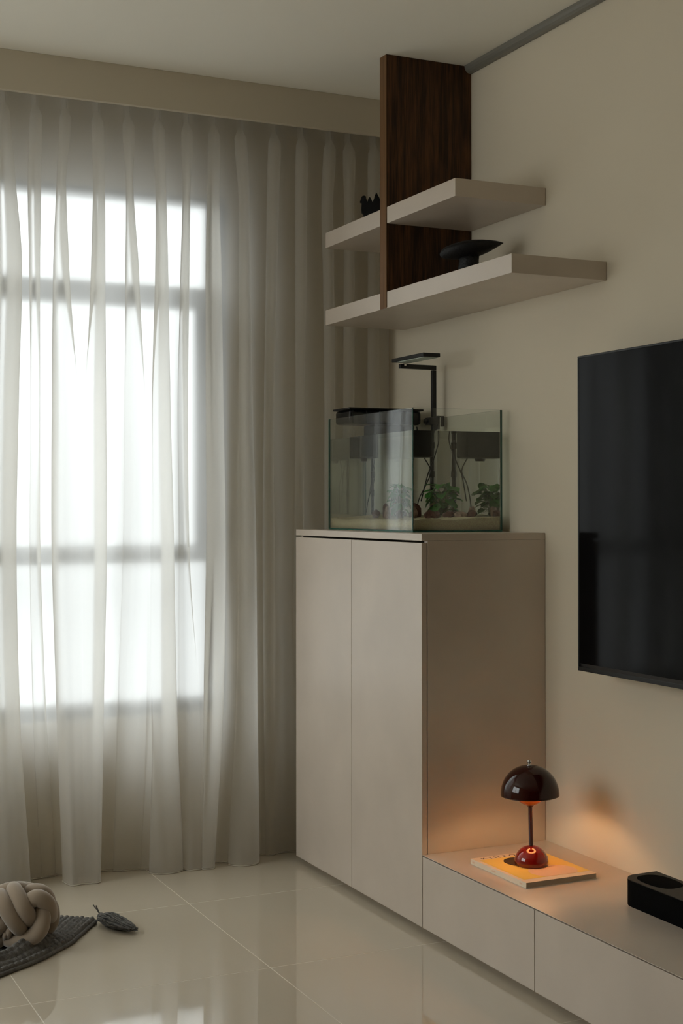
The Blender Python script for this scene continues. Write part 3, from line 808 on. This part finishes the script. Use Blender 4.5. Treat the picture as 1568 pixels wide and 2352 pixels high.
# plant
PX, PY = 0.225, 0.305
pz = g + sand_h(PX, PY)
pt = thing('aquarium_plant', 'broad-leaved dark green water plant rooted in the aquarium sand', 'plant')
in_tank(pt, PX, PY, pz)
def leaf_bm(L, W, curl, fold):
    bm = bmesh.new(); nn = 7; rows = []
    for i in range(nn + 1):
        t = i / nn
        w = W * (math.sin(math.pi * min(1, t * 0.93 + 0.05)) ** 0.55)
        if i == nn: w = W * 0.10
        z = -curl * t * t * L
        rows.append([bm.verts.new((L * t, s * w, z + fold * abs(s) * w + 0.06 * W * math.sin(t * 9) * abs(s))) for s in (-1, -0.5, 0, 0.5, 1)])
    for a, b in zip(rows, rows[1:]):
        for q in range(4): bm.faces.new((a[q], a[q + 1], b[q + 1], b[q]))
    return bm
stems = bmesh.new()
r2 = random.Random(21)
tube(stems, spline([(-0.03, 0.01, 0.004), (-0.01, 0.0, 0.008), (0.02, -0.01, 0.006)], 6), 0.005, 8)
leaf_meshes = []
for k in range(5):
    b = leaf_bm(0.032 + 0.003 * k, 0.0175 + 0.0014 * (k % 3), 0.25 + 0.1 * (k % 3), 0.25)
    me = bpy.data.meshes.new('leaf'); b.to_mesh(me); b.free(); me.materials.append(M['leaf'])
    for p in me.polygons: p.use_smooth = True
    leaf_meshes.append(me)
mey = leaf_meshes[1].copy(); mey.materials.clear(); mey.materials.append(M['leaf_yellow'])
for k in range(46):
    a = k * 2.39996 + r2.uniform(-.3, .3)
    t = (k + 0.5) / 46
    rad = (0.012 + 0.034 * r2.random()) * (1.0 if t < .75 else .8)
    h = 0.028 + 0.085 * (t ** 0.9) + r2.uniform(-.008, .008) - 0.2 * rad
    tip = Vector((math.cos(a) * rad, math.sin(a) * rad, h))
    root = Vector((math.cos(a) * 0.006 + r2.uniform(-.012, .012), math.sin(a) * 0.006, 0.004))
    mid = (root + tip) / 2 + Vector((-math.cos(a) * 0.003, -math.sin(a) * 0.003, 0.008))
    tube(stems, spline([root, mid, tip], 4), 0.0010, 5)
    o = bpy.data.objects.new('leaf', mey if k == 9 else leaf_meshes[k % 5]); COL.objects.link(o); o.parent = pt
    o.location = tip; sc = r2.uniform(0.82, 1.12); o.scale = (sc, sc, sc)
    o.rotation_euler = (r2.uniform(-.4, .4), r2.uniform(-0.35, 0.5), a + r2.uniform(-.35, .35))
for k in range(16):
    a = k * 0.9; tube(stems, spline([(0, 0, .006), (math.cos(a) * .02, math.sin(a) * .02, .018 + .006 * (k % 3)), (math.cos(a) * .045, math.sin(a) * .045, .010 + .008 * (k % 4))], 4), 0.0006, 4)
obj('stems', stems, M['stem'], pt, smooth=True)

# filter box with its intake pipe
fl = thing('filter_box', 'smoky black top filter box hung across the far end of the aquarium', 'filter')
in_tank(fl, 0.16, 0.58, 0.25)
def loc_box(name, b, mat, par, bevel=0.0):
    return boxes(name, b, mat, par, bevel)
boxes('body', [(-0.060, 0.096, -0.090, 0.010, 0.000, 0.120)], M['black_plastic'], fl, bevel=0.008)
hp = boxes('upper_case', [(-0.144, 0.136, -0.064, 0.068, 0.1215, 0.170)], M['smoke'], fl, bevel=0.010)
for k in range(6):
    xx = -0.135 + 0.052 * k
    boxes('rib', [(xx, xx + 0.003, -0.0672, -0.0645, 0.124, 0.168)], M['black_plastic'], hp)
boxes('lid', [(-0.150, 0.142, -0.070, 0.074, 0.1705, 0.178)], M['black_plastic'], fl, bevel=0.003)
bm = bmesh.new(); lathe(bm, [(0, -0.010), (0.017, -0.010), (0.020, -0.002), (0.020, 0.0), (0, 0.0)], 20, c=(0.02, -0.04, 0))
obj('outlet', bm, M['black_plastic'], fl)
bm = bmesh.new()
px_, py_ = 0.116, -0.020
lathe(bm, [(0.0, -0.196), (0.0075, -0.196), (0.0075, 0.119), (0, 0.119)], 18, c=(px_, py_, 0))
pipe = obj('intake_pipe', bm, M['black_plastic'], fl, smooth=False)
for zz in (0.045, -0.055, -0.120):
    bm = bmesh.new()
    lathe(bm, [(0.0077, zz - 0.012), (0.0105, zz - 0.010), (0.0105, zz + 0.010), (0.0077, zz + 0.012)], 18, c=(px_, py_, 0))
    obj('collar', bm, M['black_plastic'], pipe, smooth=False)
bm = bmesh.new()
for k in range(13):
    zz = -0.193 + 0.005 * k
    lathe(bm, [(0.0077, zz), (0.0098, zz + 0.0005), (0.0098, zz + 0.0018), (0.0077, zz + 0.0023)], 18, c=(px_, py_, 0))
obj('strainer', bm, M['black_plastic'], pipe)
bm = bmesh.new()
tube(bm, spline([(0.075, -0.050, 0.0), (0.098, -0.055, -0.045), (0.080, -0.060, -0.090), (0.060, -0.040, -0.140), (0.05, -0.03, -0.19)], 8), 0.0022, 6)
tube(bm, spline([(0.134, -0.030, 0.118), (0.138, -0.03, 0.06), (0.118, -0.036, 0.0), (0.092, -0.040, -0.06), (0.07, -0.03, -0.15)], 8), 0.0022, 6)
obj('cable', bm, M['black_plastic'], fl, smooth=True)

# clip-on aquarium light
al = thing('aquarium_light', 'black clip-on aquarium light with an angled arm above the tank', 'lamp')
al.location = (-0.030, 0.180, 1.587)
def wbox(name, b, mat, par, bevel=0.0, off=(-0.030, 0.180, 1.587)):
    return boxes(name, [(x0 - off[0], x1 - off[0], y0 - off[1], y1 - off[1], z0 - off[2], z1 - off[2]) for x0, x1, y0, y1, z0, z1 in b], mat, par, bevel)
wbox('post', [(-0.0575, -0.0425, 0.1725, 0.1875, 1.520, 1.752)], M['black_plastic'], al, 0.001)
wbox('arm', [(-0.184, -0.0425, 0.1725, 0.1875, 1.7535, 1.7690)], M['black_plastic'], al, 0.001)
wbox('lamp_head', [(-0.205, -0.140, -0.030, 0.200, 1.7745, 1.7875)], M['black_plastic'], al, 0.0015)
wbox('diffuser', [(-0.199, -0.146, -0.022, 0.170, 1.7725, 1.7745)], M['diffuser_off'], al)
wbox('pivot_pin', [(-0.176, -0.168, 0.160, 0.168, 1.762, 1.7723)], M['chrome'], al)
wbox('clamp', [(-0.0760, -0.0350, 0.1650, 0.1950, 1.560, 1.586), (-0.0420, -0.0330, 0.1650, 0.1950, 1.545, 1.5892), (-0.0300, -0.0130, 0.168, 0.192, 1.5895, 1.5925), (-0.0420, -0.0130, 0.168, 0.192, 1.5892, 1.5925), (-0.0165, -0.0125, 0.168, 0.192, 1.556, 1.5892)], M['black_plastic'], al, 0.002)
bm = bmesh.new(); lathe(bm, [(0, 0), (0.006, 0), (0.0085, 0.003), (0.0085, 0.011), (0, 0.012)], 14)
kn = obj('knob', bm, M['black_plastic'], al, loc=(-0.0455, 0.0, -0.014)); kn.rotation_euler = (0, math.radians(-90), 0)

# ------------------------------------------------------------------ knitted throw
BL = thing('knitted_throw', 'charcoal chunky knitted throw with a corner tassel spread on the floor', 'blanket', (-1.284, 0.084, 0))
E1 = Vector((-0.560, -0.828, 0)); E2 = Vector((-0.828, 0.560, 0))
def throw_h(a, b):
    h = 0.010
    t = max(0.0, min(1.0, (a - 0.17) / 0.16)); t = t * t * (3 - 2 * t)
    h += 0.040 * t * math.exp(-((b - 0.058) / 0.026) ** 2) * (0.85 + 0.15 * math.sin(a * 40))   # rumpled along the near edge
    h += 0.012 * math.exp(-((a - 0.62) / 0.06) ** 2)
    h += 0.006 * noise.noise((a * 9, b * 9, 0.4)) * min(1, min(a, b) / 0.05)
    return h
bm = bmesh.new()
na, nb = 250, 200
LA, LB = 0.75, 0.56
G = []
for j in range(nb + 1):
    row = []
    for i in range(na + 1):
        a, b = LA * i / na, LB * j / nb
        st = 0.019
        k1, k2 = a / (st * 1.15) + 0.12 * math.sin(b * 60), b / (st * 0.86)
        # rows of raised stitches, every other row shifted by half
        s = abs(math.sin(math.pi * k2)) ** 0.8
        s2 = abs(math.sin(math.pi * (k1 + 0.5 * (int(k2) % 2)))) ** 0.6
        bump = 0.010 * (1 - (1 - s) ** 2) * (1 - (1 - s2) ** 2)
        e = min(1, a / 0.004, b / 0.004)
        wob = 0.006 * noise.noise((a * 12, 0.0, 2.0)), 0.006 * noise.noise((0, b * 12, 5.0))
        p = E1 * (a + wob[1] * (1 if i == 0 else .5)) + E2 * (b + wob[0] * (1 if j == 0 else .5) + 0.7 * max(0, a - 0.15) ** 2)
        row.append(bm.verts.new((p.x, p.y, (throw_h(a, b) + bump) * e + 0.002)))
    G.append(row)
for j in range(nb):
    for i in range(na): bm.faces.new((G[j][i], G[j][i + 1], G[j + 1][i + 1], G[j + 1][i]))
obj('knit', bm, M['yarn'], BL, smooth=True)
bm = bmesh.new()
tube(bm, [E1 * (LA * i / 60 + 0.006 * noise.noise((0, 0, 5.0))) + E2 * (0.006 * noise.noise((LA * i / 60 * 12, 0, 2.0)) + 0.7 * max(0, LA * i / 60 - 0.15) ** 2) + Vector((0, 0, 0.006 + throw_h(LA * i / 60, 0) - 0.010)) for i in range(61)], 0.006, 8)
tube(bm, [E2 * (LB * i / 50) + E1 * (0.006 * noise.noise((0, LB * i / 50 * 12, 5.0))) + Vector((0, 0, 0.006)) for i in range(51)], 0.006, 8)
obj('edge_binding', bm, M['yarn'], BL, smooth=True)
# tassel: knot plus a bundle of yarn strands
tz = obj('tassel', bmesh.new(), M['yarn'], BL)
bm = bmesh.new()
T0 = Vector((0.010, -0.008, 0.016)); DIR = Vector((0.38, -0.92, 0)).normalized(); SD = Vector((0.92, 0.38, 0))
r3 = random.Random(5)
for k in range(120):
    a = 2 * math.pi * r3.random(); q = math.sqrt(r3.random())
    sx_, sz_ = q * math.cos(a), q * math.sin(a)
    Lg = 0.135 + 0.03 * r3.random() + 0.022 * (1 - q)
    pts = []
    for t, w in ((0, .006), (.12, .021), (.35, .033), (.6, .029), (.82, .021), (1, .012)):
        zc = 0.016 + 0.010 * math.sin(math.pi * min(1, t * 1.2)) * (1 - t)
        p = T0 + DIR * (Lg * t) + SD * (sx_ * w + 0.007 * t * math.sin(t * 9 + k)) + Vector((0, 0, 0))
        p.z = max(0.0035, zc + sz_ * w * 0.55 + 0.002 * math.sin(t * 9 + 2 * k))
        pts.append(p)
    tube(bm, spline(pts, 4), 0.0017, 5)
obj('yarn_strand', bm, M['yarn'], tz, smooth=True)['kind'] = 'stuff'
bm = bmesh.new()
for k in range(5):
    c = T0 + DIR * (0.004 + 0.004 * k)
    tube(bm, [c + SD * (0.011 * math.cos(q * math.pi / 8)) + Vector((0, 0, 0.004 + 0.011 * math.sin(q * math.pi / 8))) for q in range(17)], 0.003, 6, cap=False)
tube(bm, spline([T0 + Vector((0, 0, .012)), T0 + Vector((-0.008, 0.004, .026)), T0 + Vector((-0.018, 0.010, .040))], 5), 0.002, 5)
tube(bm, spline([T0 + Vector((0, 0, .012)), T0 + Vector((-0.004, 0.006, .024)), T0 + Vector((-0.008, 0.012, .036))], 5), 0.002, 5)
# fill the tassel's own mesh with the knot
tz.data.clear_geometry(); bmesh.ops.recalc_face_normals(bm, faces=bm.faces[:]); bm.to_mesh(tz.data); bm.free()

# ------------------------------------------------------------------ knot cushion
KC = Vector((-1.549, -0.078, 0.122))
kn_o = thing('knot_cushion', 'round taupe velvet knot cushion resting on the charcoal throw', 'cushion', (KC.x, KC.y, 0.012), -YAW)
s_ = 0.000250
def kp(cx, cyy, d): return Vector(((cx - 230) * s_, -d * 0.9, (544 - cyy) * s_ + 0.0890 + d * 0.25))
strands = [
    [(-10, 330, -.01), (45, 335, .05), (120, 430, .086), (210, 570, .092), (275, 690, .070), (300, 740, .01)],
    [(120, 240, -.03), (190, 262, .035), (265, 350, .070), (340, 470, .084), (385, 580, .062), (375, 640, .0)],
    [(300, 400, .02), (380, 385, .055), (470, 352, .060), (555, 400, .045), (580, 500, .015), (560, 590, -.03)],
    [(480, 440, .0), (510, 500, .045), (530, 600, .062), (500, 720, .070), (400, 800, .066), (260, 830, .064), (130, 815, .05), (40, 770, .0)],
    [(250, 290, -.06), (340, 285, -.02), (420, 285, -.015), (490, 320, -.03), (530, 400, -.06)],
    [(-190, 700, .0), (-90, 730, .055), (20, 690, .075), (110, 610, .055), (170, 560, .0)],
    [(-130, 420, .0), (-40, 340, .0), (60, 280, -.005), (170, 255, -.02), (280, 265, -.05)],
    [(-170, 560, .0), (-120, 480, .05), (-50, 500, .075), (10, 580, .06), (60, 640, .01)],
    [(-150, 760, -.02), (-100, 830, .03), (0, 830, .05), (60, 760, .05), (110, 700, .0)],
    [(-180, 480, -.05), (-120, 330, -.06), (20, 270, -.08), (200, 260, -.095), (400, 330, -.09), (520, 470, -.08), (540, 640, -.06), (430, 780, -.06)],
    [(-160, 680, -.05), (0, 800, -.085), (200, 840, -.09), (420, 800, -.05)],
]
bm = bmesh.new()
for st in strands:
    pts = spline([kp(*p) for p in st], 8)
    tube(bm, pts, lambda t: 0.0246 * (0.55 + 0.45 * math.sin(math.pi * min(1, max(0.0, t * 1.0))) ** 0.35 if 0 < t < 1 else 0.5), 18)
bmesh.ops.create_icosphere(bm, subdivisions=3, radius=0.060, matrix=Matrix.Translation((0, 0, 0.092)))
obj('knotted_tube', bm, M['velvet'], kn_o, smooth=True)
bm = bmesh.new()
tube(bm, spline([kp(150, 690, .07), kp(170, 740, .085), kp(160, 800, .078)], 6), lambda t: 0.010 * (1 - .3 * t), 8)
tube(bm, spline([kp(120, 730, .07), kp(130, 770, .085), kp(110, 810, .07)], 6), 0.008, 8)
obj('tube_end', bm, M['velvet'], kn_o, smooth=True)
